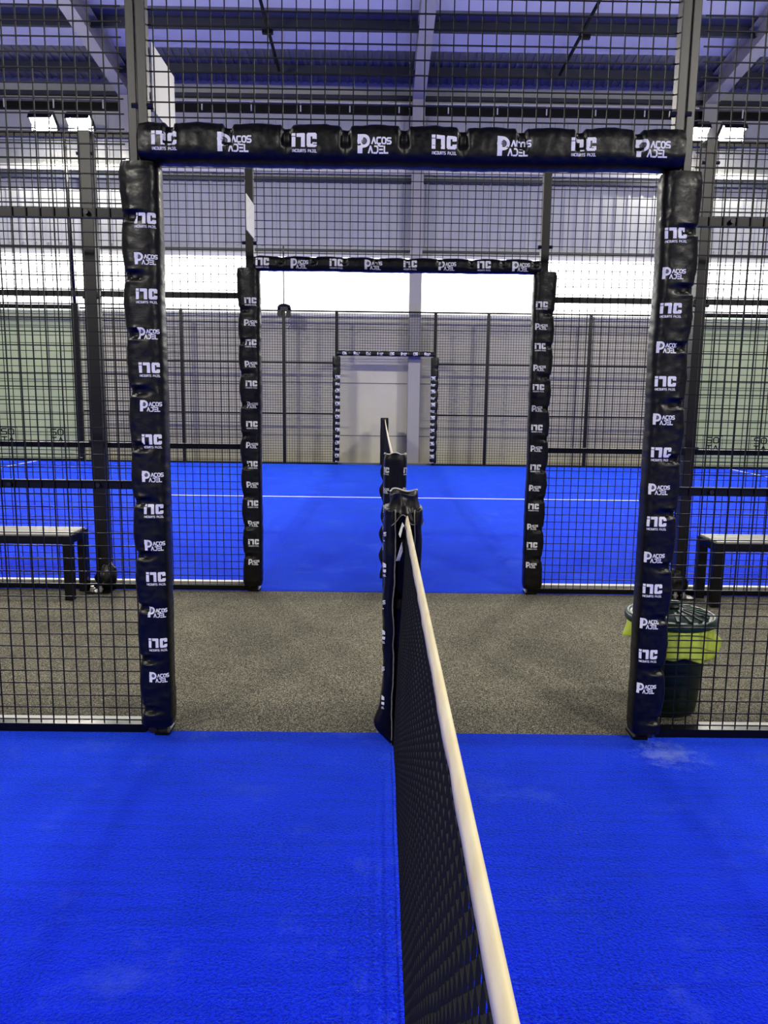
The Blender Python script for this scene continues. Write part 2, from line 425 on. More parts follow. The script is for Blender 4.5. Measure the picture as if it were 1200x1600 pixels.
def fence_panel(x0, x1, y, label, rails=(1, 2, 3), z0=.02, z1=3.0, rh=.032, base=True, kerb=None, side=1, pitch=.0508, w=.0042, thick=None, group=None):
    root = thing('mesh_fence_panel', label, 'fence', ((x0+x1)/2, y, 0), group)
    wires(x0, x1, z0, z1, y, pitch, w, ox=.018, oz=.03).build('wire_mesh', 'wire_black', root)
    for r in rails:
        MB().box(x0, x1, y+.004, y+.034, r-rh/2, r+rh/2).build('rail', 'black_steel', root)
    if base: MB().box(x0, x1, y-.012, y+.03, .0, .034).build('base_rail', 'black_steel', root)
    return root
def fence_post(x, y, label, w=.05, d=.06, h=3.0, m='black_steel', foot=True, knobs=(), group=None, cover=False, flange=0):
    root = thing('fence_post', label, 'post', (x, y, 0), group)
    MB().box(x-w/2, x+w/2, y-d/2, y+d/2, 0, h).build('upright', m, root, bevel=.004)
    if flange:   # a second profile bolted against the first
        s = 1 if x > 0 else -1
        MB().box(*sorted((x+s*(w/2+.006), x+s*(w/2+.006+flange))), y-.02, y+.03, 0, h).build('panel_upright', m, root, bevel=.003)
    if foot: MB().box(x-w/2-.012, x+w/2+.012, y-d/2-.012, y+d/2+.03, .0, .012).build('base_plate', 'black_steel', root)
    for z in knobs:
        for sx in (-1, 1):
            MB().tube([(x+sx*(w/2-.002), y-d/2+.01, z), (x+sx*(w/2+.022), y-d/2+.01, z)], .011, 8).build('bolt', 'bolt_black', root, smooth=False)
    if cover:
        s = cover
        mb = MB(); rows = []
        for i in range(17):
            z = .012 + .175*i/16; k = i/16
            row = []
            for j in range(28):
                t = 2*math.pi*j/28
                r = (.050+.020*math.sin(math.pi*min(1, k*1.1)) - .012*k**3)
                r += .016*noise.noise(Vector((math.cos(t)*2, math.sin(t)*2, z*17+x)))
                row.append((x-s*.010+r*math.cos(t)*1.05, y-.02+r*math.sin(t)*.9, z))
            rows.append(row)
        mb.grid(rows, True, cap=True); mb.build('base_cover', 'black_vinyl', root, smooth=True)
        for dx in (-.055, .0):
            mb = MB(); mb.tube([(x+dx, y-.115, .004), (x+dx, y-.115, .045)], .011, 8); mb.tube([(x+dx, y-.115, .018), (x+dx, y-.115, .03)], .018, 6)
            mb.build('anchor_bolt', 'zinc', root)
        MB().box(x-.09, x+.07, y-.15, y+.06, 0, .008).build('anchor_plate', 'black_steel', root)
    return root

# near fence
def side_panel(s, label):
    x0, x1 = sorted((s*1.03, s*3.96))
    r = fence_panel(x0, x1, D1, label, rails=(1, 2, 2.98))
    MB().box(s*2-.03, s*2+.03, D1+.004, D1+.05, 0, 3).build('upright', 'black_steel', r)
    for x in (s*1.18, s*1.52): 
        for z in (1, 2): MB().tube([(x, D1-.012, z), (x, D1+.006, z)], .009, 8).build('bolt', 'bolt_black', r)
side_panel(-1, 'near black wire mesh fence panel left of the nearest gate')
side_panel(1, 'near black wire mesh fence panel right of the nearest gate')
fence_panel(-.94, .94, D1+.012, 'black wire mesh panel above the lintel of the nearest gate', rails=(2.2, 2.98), z0=2.2, base=False)
for s, nm in ((-1, 'left'), (1, 'right')):
    fence_post(s*.958, D1, f'dark steel gate post rising above the lintel at the {nm} of the nearest gate', .034, .05, 3.0, 'lit_steel', knobs=(2.36,), flange=.030)
# corridor-side fence of the second court
for s, nm in ((-1, 'left'), (1, 'right')):
    x0, x1 = sorted((s*.995, s*1.955))
    fence_panel(x0, x1, D2, f'black wire mesh fence panel between the middle gate and the thick {nm} post', rails=(1, 2, 2.99), rh=.036)
    x0, x1 = sorted((s*2.045, s*3.96))
    fence_panel(x0, x1, D2, f'black wire mesh fence panel behind the {nm} bench, outside the thick post', rails=(1, 2, 2.99), rh=.036)
    fence_post(s*G, D2, f'slim black gate post rising above the padding at the {nm} of the middle gate', .052, .06, 3.0, 'black_steel', knobs=(2.33,))
    fence_post(s*2.0, D2, f'thick dark fence post with wrapped foot beside the {nm} bench', .072, .10, 3.0, 'dark_post', knobs=(1.03, 1.97, 2.86), cover=s, foot=False)
fence_panel(-.938, .938, D2, 'black wire mesh panel above the lintel of the middle gate', rails=(2.19, 2.99), z0=2.19, base=False)
# far fence of the second court
for s, nm in ((-1, 'left'), (1, 'right')):
    for a, b_, lb in ((.995, 1.97, f'far fine wire mesh fence panel right beside the {nm} of the far gate'),
                      (2.03, 3.97, f'far wire mesh fence panel, second out on the {nm} of the far gate'),
                      (4.03, 5.97, f'far wire mesh fence panel next to the {nm} glass wall')):
        x0, x1 = sorted((s*a, s*b_))
        fence_panel(x0, x1, D3, lb, rails=(1, 2, 2.985), rh=.03, w=.0062)
    for q, lb in ((G, f'far thin black post on the {nm} side of the far gate'), (2, f'far thin black fence post, second on the {nm} of the far gate'), (4, f'far thin black fence post, third on the {nm} of the far gate')):
        fence_post(s*q, D3, lb, .062, .06, 3.0)
fence_panel(-.935, .935, D3, 'far wire mesh panel above the far gate in front of the grey wall', rails=(2.2, 2.985), z0=2.2, base=False, w=.0062)

# glass end walls of the second court
for s, nm in ((-1, 'left'), (1, 'right')):
    root = thing('glass_wall_panel', f'greenish glass court wall with square stickers at the far {nm}', 'glass panel', (s*8, D3, 0))
    for a, b_ in ((6.115, 7.98), (8.02, 9.95)):
        x0, x1 = sorted((s*a, s*b_))
        MB().box(x0, x1, D3-.006, D3+.006, .03, 2.97).build('glass_pane', 'court_glass', root)
    x0, x1 = sorted((s*6.115, s*10))
    MB().box(x0, x1, D3-.03, D3+.03, 2.96, 3.04).build('top_rail', 'black_steel', root)
    MB().box(x0, x1, D3-.03, D3+.03, 0, .05).build('bottom_rail', 'black_steel', root)
    for xc in ((6.52, 7.50) if s < 0 else (6.56, 7.52)):
        xc *= s; mb = MB()
        q = [rect(-.2,-.18,.2,-.172), rect(-.2,.172,.2,.18), rect(-.2,-.18,-.192,.18), rect(.192,-.18,.2,.18)]
        q += text_polys('SO', -.12, .04, .12, .15, .024) + text_polys('TA', -.12, -.12, .12, -.01, .024)
        for pl in q: mb.add([(xc+x, D3-.008, .48+z) for x, z in pl], [(0,1,2,3)])
        mb.build('sticker', 'tray_black', root, recalc=False)

# ------------------------------------------------------------------ floodlight masts
def mast(s, y, face, label, lamps, group=None):
    root = thing('floodlight_mast', label, 'mast', (s*6.0, y, 0))
    x = s*6.05
    MB().box(x-.06, x+.06, y-.05, y+.05, 0, 3.05).build('lower_post', 'black_steel', root)
    MB().tube([(x, y, 3.0), (x+s*.05, y, 6.14)], .032, 12).build('pole', 'black_steel', root, smooth=True)
    xa = s*6.08
    MB().box(xa-.50, xa+.50, y-.03, y+.03, 6.06, 6.12).build('cross_arm', 'lit_steel', root)
    for k, (dx, lb) in enumerate(zip((-.34, .34), lamps)):
        cx, cz = xa+dx, 6.33
        r = thing('floodlight', lb, 'floodlight', (cx, y, 6.12))
        tilt = math.radians(52); f = face
        def P(u, v, w):   # u across, v up the face, w outwards
            yy = f*(w*math.cos(tilt)) + f*(-v*math.sin(tilt))*-1
            zz = v*math.cos(tilt) - w*math.sin(tilt)
            yaw = -s*f*-.0
            return (cx+u, y+f*.10+(f*w*math.cos(tilt) + f*v*math.sin(tilt)), cz+zz)
        def pbox(mb, u0,u1,v0,v1,w0,w1):
            c = [P(u,v,w) for w in (w0,w1) for u,v in ((u0,v0),(u1,v0),(u1,v1),(u0,v1))]
            mb.add(c, [(0,3,2,1),(4,5,6,7),(0,1,5,4),(1,2,6,5),(2,3,7,6),(3,0,4,7)])
        mb = MB(); pbox(mb, -.22,.22,-.17,.17,-.07,-.005)
        for j in range(9): pbox(mb, -.20+j*.05-.006, -.20+j*.05+.006, -.14,.14,-.11,-.07)
        mb.build('housing', 'black_steel', r)
        mb = MB(); pbox(mb, -.22,.22,.172,.182,-.01,.13); pbox(mb, -.228,-.22,-.17,.182,-.01,.05); pbox(mb, .22,.228,-.17,.182,-.01,.05)  # flaps added to the lamp to hold its light off the roof
        mb.build('added_visor', 'black_steel', r)
        mb = MB(); mb.add([P(-.21,-.165,.0),P(.21,-.165,.0),P(.21,.165,.0),P(-.21,.165,.0)], [(0,1,2,3)])
        o = mb.build('led_panel', 'lamp_led', r, recalc=False); o['label'] = 'glowing white panel'
        mb = MB(); mb.bar((cx-.235, y+f*.09, 6.11), (cx-.235, y+f*.09, 6.36), .012, .04); mb.bar((cx+.235, y+f*.09, 6.11), (cx+.235, y+f*.09, 6.36), .012, .04)
        mb.bar((cx-.24, y+f*.06, 6.115), (cx+.24, y+f*.06, 6.115), .08, .012); mb.build('bracket', 'black_steel', r)
mast(-1, D3, -1, 'tall floodlight pole at the far left, above the glass wall', ('far left floodlight, outer one of the lit pair, at top left', 'far left floodlight, inner one of the lit pair, nearer the gate'))
mast(1, D3, -1, 'tall floodlight pole at the far right, above the glass wall', ('far right floodlight, inner one of the lit pair, nearer the gate', 'far right floodlight, outer one of the lit pair, at the right edge'))
for s, nm in ((-1, 'left'), (1, 'right')):
    mast(s, D2+.1, 1, f'floodlight pole of the second court outside the {nm} edge of the view', (f'floodlight facing the far wall, first one outside the {nm} edge', f'floodlight facing the far wall, second one outside the {nm} edge'))
    mast(s, D1-.1, -1, f'floodlight pole of the near court outside the {nm} edge of the view', (f'floodlight over the near court, first one outside the {nm} edge', f'floodlight over the near court, second one outside the {nm} edge'))
    mast(s, -7.1, 1, f'floodlight pole behind the viewer on the {nm} of the near court', (f'floodlight behind the viewer on the {nm}, first one', f'floodlight behind the viewer on the {nm}, second one'))

# ------------------------------------------------------------------ nets, tapes, posts
def net_top(Y, ya, yb, ze, zc):
    k = (Y-ya)/(yb-ya)*2-1; return zc+(ze-zc)*k*k
def net(ya, yb, label, ze=.915, zc=.885, pitch=.034, r=.0028, nseg=5, seed=0, tape_h=.046, y_vis=None):
    root = thing('court_net', label, 'net', (0, ya, 0))
    mb = MB()
    def X(Y, z): return .002 - .036*(1-min(1, z/.85)) + .003*noise.noise(Vector((Y*2.2, z*3, seed))) + .002*math.sin(z*7+Y)
    n = int((yb-ya)/pitch)
    for i in range(n+1):
        Y = ya+i*pitch; zt = net_top(Y, ya, yb, ze, zc)-.04
        pts = [(X(Y, z), Y+.006*noise.noise(Vector((Y*9, z*6, seed+2))), z) for z in [.012+(zt-.012)*j/10 for j in range(11)]]
        mb.tube(pts, r, 4, cap=False)
    rows = int(.86/pitch)
    ny = int((yb-ya)/.16)
    for j in range(rows+1):
        pts = []
        for i in range(ny+1):
            Y = ya+(yb-ya)*i/ny; z = .014+j*pitch*(net_top(Y, ya, yb, ze, zc)/.9)
            pts.append((X(Y, z)+.001, Y, z+.002*noise.noise(Vector((Y*6, j, seed)))))
        mb.tube(pts, r*1.05, 4, cap=False)
    o = mb.build('netting', 'net_cord', root, recalc=False)
    # folded tape over the top cord
    rows_ = []; N = int((yb-ya)/.05)
    for i in range(N+1):
        Y = ya+(yb-ya)*i/N; zt = net_top(Y, ya, yb, ze, zc)
        e = .004*noise.noise(Vector((Y*5, 0, seed+4))); lw = .0022*noise.noise(Vector((Y*11, 3, seed)))
        rows_.append([(-.0042+lw, Y, zt-tape_h+e), (-.0032, Y, zt-tape_h*.5), (-.0018, Y, zt-.004), (.0015, Y, zt+.0005), (.0055, Y, zt), (.0075, Y, zt-.005), (.0085, Y, zt-tape_h*.5), (.0085+lw, Y, zt-tape_h+e*.5),
                      (.0070+lw, Y, zt-tape_h+e*.5), (.006, Y, zt-.012), (-.0005, Y, zt-.012), (-.0028+lw, Y, zt-tape_h+e)])
    mb = MB(); mb.grid(rows_, True, cap=True); mb.build('tape', 'net_tape', root, smooth=True)
    return root
n1 = net(-7.0, 2.80, 'black net with cream tape running from the foreground to the nearest gate', seed=1)
mb = MB()
mb.add([(-.014,2.60,.905),(-.017,2.70,.90),(-.03,2.68,.862),(-.026,2.63,.858),(-.018,2.66,.885)], [(0,1,2,3,4)])
mb.add([(-.020,2.58,.85),(-.032,2.60,.80),(-.038,2.62,.775),(-.026,2.64,.772),(-.016,2.62,.81)], [(0,1,2,3,4)])
o = mb.build('tape_tail', 'sign_white', n1, recalc=False); md = o.modifiers.new('Solidify', 'SOLIDIFY'); md.thickness = .002
net(5.26, 15.05, 'far black net with cream tape crossing the second court', seed=3)
def net_post(y, label, h=.90):
    root = thing('net_post', label, 'post', (0, y, 0))
    MB().box(-.03, .03, y-.03, y+.03, 0, h).build('upright', 'black_steel', root, bevel=.004)
    MB().box(-.055, .055, y-.06, y+.06, 0, .012).build('base_plate', 'black_steel', root)
    return root
net_post(2.885, 'dark steel net post inside the open black pad at the nearest gate')
net_post(5.19, 'dark net post inside the logo-printed black pad in the middle gate', .90)
net_post(15.10, 'dark net post inside the far plain black pad', .88)

# nearest net-post pad: an open channel seen from its open side
def open_pad():
    cx, cy = -.008, 2.865
    root = thing('net_post_pad', 'open black vinyl pad strapped around the end post of the near net', 'pad', (cx, cy, 0))
    outer = [(-.034,-.094),(-.052,-.101),(-.068,-.094),(-.072,-.075),(-.073,-.05),(-.074,0),(-.068,.045),(-.05,.07),(0,.078),(.05,.07),(.066,.045),(.070,0),(.069,-.05),(.068,-.075),(.064,-.094),(.052,-.100),(.040,-.094)]
    inner = [(.040,-.085),(.050,-.086),(.052,-.05),(.050,0),(.046,.038),(.03,.052),(0,.056),(-.03,.052),(-.046,.038),(-.052,0),(-.052,-.05),(-.052,-.086),(-.034,-.084)]
    sec = outer+inner; rows = []; lip_l = []; lip_r = []
    for i in range(97):
        z = .012+.925*i/96
        flare = math.exp(-((z-.10)/.055)**2)*.034
        pinch = math.exp(-((z-.0)/.045)**2)*.035
        row = []
        for (a, b_) in sec:
            nz = Vector((a*14, b_*14, z*8))
            x = a + .006*noise.noise(nz) + .004*noise.noise(nz*2.5)
            y = b_ + .006*noise.noise(nz+Vector((7,3,1)))
            if a < -.04 and b_ < 0: x += (-flare+pinch)*min(1, -b_/.06)
            if a > .04 and b_ < 0: x += (.3*flare-pinch)*min(1, -b_/.06)
            row.append((cx+x, cy+y, z))
        rows.append(row); lip_l.append(row[0]); lip_r.append(row[len(outer)-1])
    mb = MB(); mb.grid(rows, True, cap=True); mb.build('vinyl_cover', 'black_vinyl', root, smooth=True)
    for lip in (lip_l, lip_r):
        MB().tube([(p[0], p[1]-.002, p[2]) for p in lip[::2]], .0028, 5).build('piping', 'piping_grey', root, smooth=True)
    for z in (.80, .57, .34, .20, .075):
        mb = MB(); rr = []
        for i in range(9):
            x = -.052+.104*i/8; yb = -.055-.012*math.sin(math.pi*i/8)
            rr.append([(cx+x, cy+yb, z-.018), (cx+x, cy+yb, z+.018), (cx+x, cy+yb+.003, z+.018), (cx+x, cy+yb+.003, z-.018)])
        mb.grid(rr, True, cap=True); mb.build('strap', 'strap_black', root)
    # gathered hood at the top: ruffled ring with a scalloped lower hem
    rows = []
    n = 72
    for i in range(15):
        k = i/14; row = []
        for j in range(n):
            t = 2*math.pi*j/n; c, s_ = math.cos(t), math.sin(t)
            front = sm(-.1, .9, -s_)
            zlow = .905 + front*(.012 + .020*math.cos(2*t*1.0)**2) - .015*abs(math.sin(3*t))
            z = zlow + (.992 - zlow)*k + .006*math.sin(3*t+1)*k
            r = .78 + .30*(1-k)**1.5 - .06*math.sin(math.pi*k)
            r += .10*math.sin(7*t+2*k)*(1-k)*.6 + .05*noise.noise(Vector((c*3, s_*3, k*3)))
            row.append((cx+.068*c*r, cy-.012+.082*s_*r, z))
        rows.append(row)
    sk = []
    for i in range(11):
        k = i/10; row = []
        for j in range(n):
            t = 2*math.pi*j/n; c, s_ = math.cos(t), math.sin(t); fr = sm(0, .7, -s_)
            hem_ = .880 + fr*.040*math.exp(-(c/.30)**2) + .008*math.sin(6*t)
            z = .938 + (hem_-.938)*k + .005*math.sin(5*t+1)*(1-k)
            rr = .80 + .34*k**.7 + .055*math.sin(8*t+1.5*k)*k + .10*noise.noise(Vector((c*3.5, s_*3.5, k*2+4)))
            row.append((cx+.068*c*rr, cy-.012+.088*s_*rr, z))
        sk.append(row)
    o = MB().grid(sk, True).build('hood_skirt', 'black_vinyl', root, smooth=True); md = o.modifiers.new('Solidify', 'SOLIDIFY'); md.thickness = .003
    hem_pts = [(p[0]*1.0, p[1]-.001, p[2]) for j, p in enumerate(sk[-1]) if 37 <= j <= 71]
    MB().tube(hem_pts, .0018, 5).build('hem_piping', 'piping_grey', root, smooth=True)
    inner = [(cx+(p[0]-cx)*.86, cy-.012+(p[1]-cy+.012)*.86, p[2]-.004) for p in rows[-1]]
    low = [(cx+(p[0]-cx)*.6, cy-.012+(p[1]-cy+.012)*.6, .95) for p in rows[-1]]
    mb = MB(); mb.grid(rows+[inner, low], True); mb.add(low, [tuple(range(n))]); mb.build('gathered_hood', 'black_vinyl', root, smooth=True)
    rim = [(p[0], p[1], p[2]+.002) for j, p in enumerate(rows[-1]) if 3 <= j <= 33]
    o = MB().tube(rim, .0035, 5).build('rim_piping', 'sign_white', root, smooth=True); o['label'] = 'white piping along the top rim'
    # prints on the left flank
    for k in range(6):
        kind = ('pp','nc')[k % 2]; vs, fs, mi = logo2d(kind, .05 if kind == 'nc' else .04, .03)
        z = .84-.13*k; out = []
        w_ = max(x for x, y in vs)
        for x, y in vs:
            q = x-w_+.012
            out.append((cx-.0755+max(0, q)*.9, cy-.1045-(.002 if q > 0 else 0)+max(0, -q)+max(0, .006-abs(q))*.4, z+y))
        mb = MB(); mb.add(out, fs); mb.mi = list(mi); mb.build('printed_logo', ['print_white', 'print_grey'], root, recalc=False)
open_pad()
# pad of the second court's near net post: closed face towards the viewer, prints wrapping both corners
root = thing('net_post_pad', 'black net post pad with white prints on both corners, in the middle gate', 'pad', (.006, 5.15, 0))
pd = Pad((.006, 5.15, .01), (0,0,1), (1,0,0), (0,-1,0), .955, .078, .085, [], 21, n=3.6)
pd.cover(root, 48, .012)
for k in range(6):
    kind = ('nc','pp')[k % 2]; h = .052 if kind == 'nc' else .041
    for arc in (-.079, .079+.012): pd.logo(root, kind, .845-.13*k, arc, h, .01, right=(1,0), up=(0,1))
rows = []
for j in range(40):
    t = math.pi*j/39; rows.append((.006+.075*math.cos(t), 5.15+.07*math.sin(t)-.02, .966+.006*math.sin(5*t)))
o = MB().tube(rows, .004, 5).build('rim_piping', 'sign_white', root, smooth=True); o['label'] = 'white piping along the top rim'
mb = MB(); ol = []
for j in range(60):
    z = .08+.82*j/59; ol.append((-.074-.036*abs(math.sin((z-.02)*math.pi/.15))**1.2*(.6+.5*noise.noise(Vector((z*6,1,2)))), z))
f = [(x, 5.225, z) for x, z in ol]+[(-.05, 5.215, z) for x, z in reversed(ol)]
bk = [(x-.0, y+.008, z) for x, y, z in f]
m_ = len(ol)
mb.grid([[f[i], bk[i], bk[2*m_-1-i], f[2*m_-1-i]] for i in range(m_)], True, cap=True)
mb.build('side_flap', 'black_vinyl', root)
root = thing('net_post_pad', 'plain black pad on the far net post beside the far gate', 'pad', (-.012, 15.1, 0))
Pad((-.012, 15.08, .01), (0,0,1), (1,0,0), (0,-1,0), .93, .080, .085, [], 22).cover(root, 28, .03)

# ------------------------------------------------------------------ signs on gate posts (edge on to the viewer)
for (x, y0, y1, z0, z1, lb) in ((-.938, D1+.03, D1+.34, 2.365, 2.595, 'blank white sign plate standing out from the near left gate post, above the lintel'),
                                (-.934, D2-.31, D2-.02, 2.35, 2.565, 'blank white sign plate on the left post of the middle gate')):
    r = thing('court_sign', lb, 'sign', (x, y1, z0))
    MB().box(x-.0025, x+.0025, y0, y1, z0, z1).build('plate', 'sign_white', r, bevel=.0015)
    ye = y0 if y0 > D1+.02 and y0 < D1+.1 else y1
    for z in (z0+.04, z1-.04): MB().box(x-.012, x-.003, ye-.02, ye+.03, z-.012, z+.012).build('bracket', 'black_steel', r)

# ------------------------------------------------------------------ benches
def bench(s, label):
    xi, xo = s*2.10, s*3.62; yf, yb = 4.865, 5.105; h = .435
    root = thing('bench', label, 'bench', ((xi+xo)/2, (yf+yb)/2, 0))
    def B(x0, x1, y0, y1, z0, z1, nm, m='black_steel'): 
        x0, x1 = sorted((x0, x1)); return MB().box(x0, x1, y0, y1, z0, z1).build(nm, m, root, bevel=.003)
    w = .055
    for xa in (xi, xo):
        for y in (yf, yb):
            xx = xa if xa == xi else xa - s*w
            B(xx, xx+s*w, y-w/2, y+w/2, 0, h-.004, 'leg')
    for y in (yf, yb): B(xi+s*w, xo-s*w, y-w/2, y+w/2, h-.058, h-.006, 'seat_rail')
    for xa in (xi, xo-s*w): B(xa, xa+s*w, yf+w/2, yb-w/2, h-.058, h-.006, 'end_rail')
    nsl = 5; span = yb-yf+w
    for k in range(nsl):
        y0 = yf-w/2+.004+k*span/nsl; B(xi+s*.008, xo-s*.008, y0, y0+span/nsl-.020, h-.005, h+.009, 'slat', 'bench_slat')
bench(-1, 'black steel bench with pale slatted seat, left of the gates against the fence')
bench(1, 'black steel bench with pale slatted seat, right of the gates behind the green bin')

# ------------------------------------------------------------------ bin and its lime liner
bc = (1.175, 3.19, 0)
r = thing('waste_bin', 'dark green round bin with ribbed lid behind the right post of the nearest gate', 'bin', bc)
prof = [(.0,.006),(.120,.006),(.128,.016),(.132,.05),(.150,.25),(.165,.385),(.172,.39),(.174,.408),(.166,.41),(.15,.40),(.13,.06),(0,.05)]
MB().lathe(prof, 56, bc).build('body', 'bin_green', r, smooth=True)
lid = [(.182,.402),(.190,.404),(.192,.416),(.190,.430),(.182,.436),(.172,.434),(.166,.428),(.150,.438),(.09,.452),(.045,.458),(0,.459)]
lo = MB().lathe(lid, 56, bc).build('lid', 'lid_green', r, smooth=True)
for k in range(18):
    t = 2*math.pi*k/18; c, s_ = math.cos(t), math.sin(t)
    mb = MB(); mb.bar((bc[0]+.05*c, bc[1]+.05*s_, .457), (bc[0]+.158*c, bc[1]+.158*s_, .437), .010, .010)
    o = mb.build('rib', 'lid_green', lo)
mb = MB(); mb.lathe([(.034,.455),(.036,.466),(.028,.474),(0,.476)], 20, bc); mb.bar((bc[0]-.03, bc[1], .48), (bc[0]+.03, bc[1], .48), .02, .018)
mb.build('handle', 'bin_green', lo, smooth=False)
def hem(i, t, rr, zz):
    # the liner hangs lowest at the front right and sticks out to the right
    k = i/9; low = .075 + .055*sm(-.6, 1, math.cos(t+.95)) + .012*math.sin(5*t) + .010*noise.noise(Vector((math.cos(t)*3, math.sin(t)*3, 2)))
    z = .402 - low*k
    rad = .178 + .006*k + k*.010*math.sin(9*t) + .012*k*noise.noise(Vector((math.cos(t)*4, math.sin(t)*4, k*2)))
    rad += .050*math.exp(-((((t+math.pi) % (2*math.pi))-math.pi+.12)/.30)**2)*sm(.2, .75, k)*(1-.5*sm(.8, 1, k))
    return rad, z
mb = MB(); mb.lathe([(.18, .4)]*10, 90, bc, wob=hem)
o = mb.build('bin_liner', 'lime_plastic', None, smooth=True, recalc=True, origin=(bc[0], bc[1], .3))
md = o.modifiers.new('Solidify', 'SOLIDIFY'); md.thickness = .0015
tag(o, 'crumpled lime yellow bin bag folded over the rim of the green bin', 'bin bag')

# ------------------------------------------------------------------ small black box on the far fence
r = thing('speaker_box', 'small black box straddling the far fence top, on a thin pole', 'box', (-1.985, D3, 3.0))
mb = MB(); rows = []
for j in range(13):
    t = math.pi*j/12; rows.append([(-1.985-.13*math.cos(t)*1.0, D3-.07, 2.99+.12*math.sin(t)**.5), (-1.985-.13*math.cos(t), D3+.07, 2.99+.12*math.sin(t)**.5)])
mb.grid(rows, False)
o = mb.build('shell', 'black_steel', r, smooth=True); md = o.modifiers.new('Solidify', 'SOLIDIFY'); md.thickness = .05; md.offset = -1
MB().box(-2.10, -1.87, D3-.055, D3+.055, 2.98, 3.085).build('case', 'black_steel', r)
MB().box(-2.115, -2.03, D3-.06, D3+.06, 2.88, 3.06).build('case', 'black_steel', r)
MB().box(-1.94, -1.86, D3-.06, D3+.06, 2.86, 3.06).build('case', 'black_steel', r)
MB().tube([(-2.0, D3+.03, 3.05), (-2.0, D3+.03, 4.2)], .014, 8).build('pole', 'lit_steel', r)
MB().tube([(-1.88+.03*math.sin(k*1.3), D3-.05, 2.88-.028*k) for k in range(10)], .009, 6).build('cable', 'print_grey', r, smooth=True)

# ------------------------------------------------------------------ the setting
def turf(name, y0, y1, lines, label):
    mb = MB(); mb.box(-10, 10, y0, y1, -.03, 0); o = mb.build(name, 'blue_turf')
    struct(o, label, 'turf')
    for (x0, x1, a, b_) in lines:
        MB().box(x0, x1, a, b_, -.001, .0015).build('court_line', 'line_white', o)
turf('floor_near_court', -7.1, D1+.006, [(-6.95, 6.95, -2.125, -2.075), (-6.975, -6.925, -7.1, D1), (6.925, 6.975, -7.1, D1)], 'bright blue turf of the near court in the foreground')
turf('floor_far_court', D2-.02, D3+.02, [(-6.925, 6.925, 10.145, 10.195), (-6.975, -6.925, D2, D3), (6.925, 6.975, D2, D3)], 'bright blue turf of the second court beyond the middle gate')
struct(MB().box(-14, 14, -9, D1+.005, -.06, -.035).build('floor', 'flecked_carpet'), 'dark floor around the near court', 'floor')
struct(MB().box(-14, 14, D1+.008, D2-.022, -.06, -.002).build('floor_corridor', 'flecked_carpet'), 'flecked grey carpet strip between the two courts', 'carpet')
struct(MB().box(-14, 14, D2-.02, WALL, -.06, -.035).build('floor_back', 'flecked_carpet'), 'dark floor around the second court', 'floor')
k = 0
for (x0, x1, y, lb) in ((-3.96, -1.0, D1+.062, 'white kerb strip under the near fence, left of the gate'), (1.235, 3.96, D1+.062, 'white kerb strip under the near fence, right of the bin'),
                    (-3.96, -1.0, D2+.058, 'white kerb strip under the middle fence on the left'), (1.0, 3.96, D2+.058, 'white kerb strip under the middle fence on the right')):
    k += 1; struct(MB().box(x0, x1, y-.022, y+.022, -.002, .05 if y > 4 else .026).build(f'trim_{k}', 'kerb_white'), lb, 'kerb')
k += 1; struct(MB().box(-10, 10, D3+.02, D3+.09, -.03, .03).build(f'trim_{k}', 'joint_dark'), 'dark grey threshold at the foot of the far fence', 'kerb')

ROOF = lambda y: 7.35+.11*(WALL-y) if y > 3.4 else 7.35+.11*(WALL-3.4)-.11*(3.4-y)
mb = MB(); mb.box(-14, 14, WALL, WALL+.1, -.06, 2.99)
for z in (.55, 1.62, 2.69): mb.box(-14, 14, WALL-.006, WALL, z-.008, z+.008, 1)
struct(mb.build('wall_back', ['wall_panel', 'joint_dark']), 'grey panelled wall behind the far fence', 'wall')
mb = MB(); mb.box(-14, 14, WALL, WALL+.1, 4.10, 7.6)
for i in range(112): mb.box(-14+i*.25, -14+i*.25+.05, WALL-.02, WALL, 4.3, 6.7, 0)
struct(mb.build('wall_back_upper', ['wall_upper']), 'pale ribbed cladding above the bright window band', 'wall')
mb = MB(); mb.box(-14, 14, WALL+.03, WALL+.06, 2.99, 4.10); struct(mb.build('window_1', 'daylight_pane'), 'long glowing white window band above the grey wall', 'window')
k += 1; struct(MB().box(-14, 14, WALL-.06, WALL+.05, 2.93, 3.0).build(f'trim_{k}', 'flash_light'), 'pale capping along the top of the grey wall', 'trim')
k += 1; struct(MB().box(-14, 14, WALL-.05, WALL, 4.20, 4.24).build(f'trim_{k}', 'girt_dark'), 'dark flashing line above the bright window band', 'trim')
k += 1; struct(MB().box(-14, 14, WALL-.08, WALL, 4.08, 4.15).build(f'trim_{k}', 'flash_light'), 'pale head rail of the bright window band', 'trim')
k += 1; struct(MB().box(-14, 14, WALL-.12, WALL, 5.50, 5.58).build(f'trim_{k}', 'girt_dark'), 'dark steel girt across the upper wall', 'trim')
k += 1; struct(MB().box(-14, 14, WALL-.14, WALL, 5.64, 5.74).build(f'trim_{k}', 'flash_light'), 'pale pipe run just above the dark girt', 'trim')
k += 1; struct(MB().box(-14, 14, WALL-.10, WALL, 7.02, 7.09).build(f'trim_{k}', 'girt_dark'), 'dark line under the eaves', 'trim')
for nm, x in (('left', -14), ('right', 14)):
    mb = MB(); mb.box(*sorted((x, x+math.copysign(.1, x))), -9, WALL, -.06, 9); struct(mb.build(f'wall_{nm}', 'side_wall'), f'plain {nm} side wall of the hall', 'wall')
struct(MB().box(-14, 14, -9.1, -9, -.06, 9).build('wall_front', 'side_wall'), 'plain wall behind the viewer', 'wall')
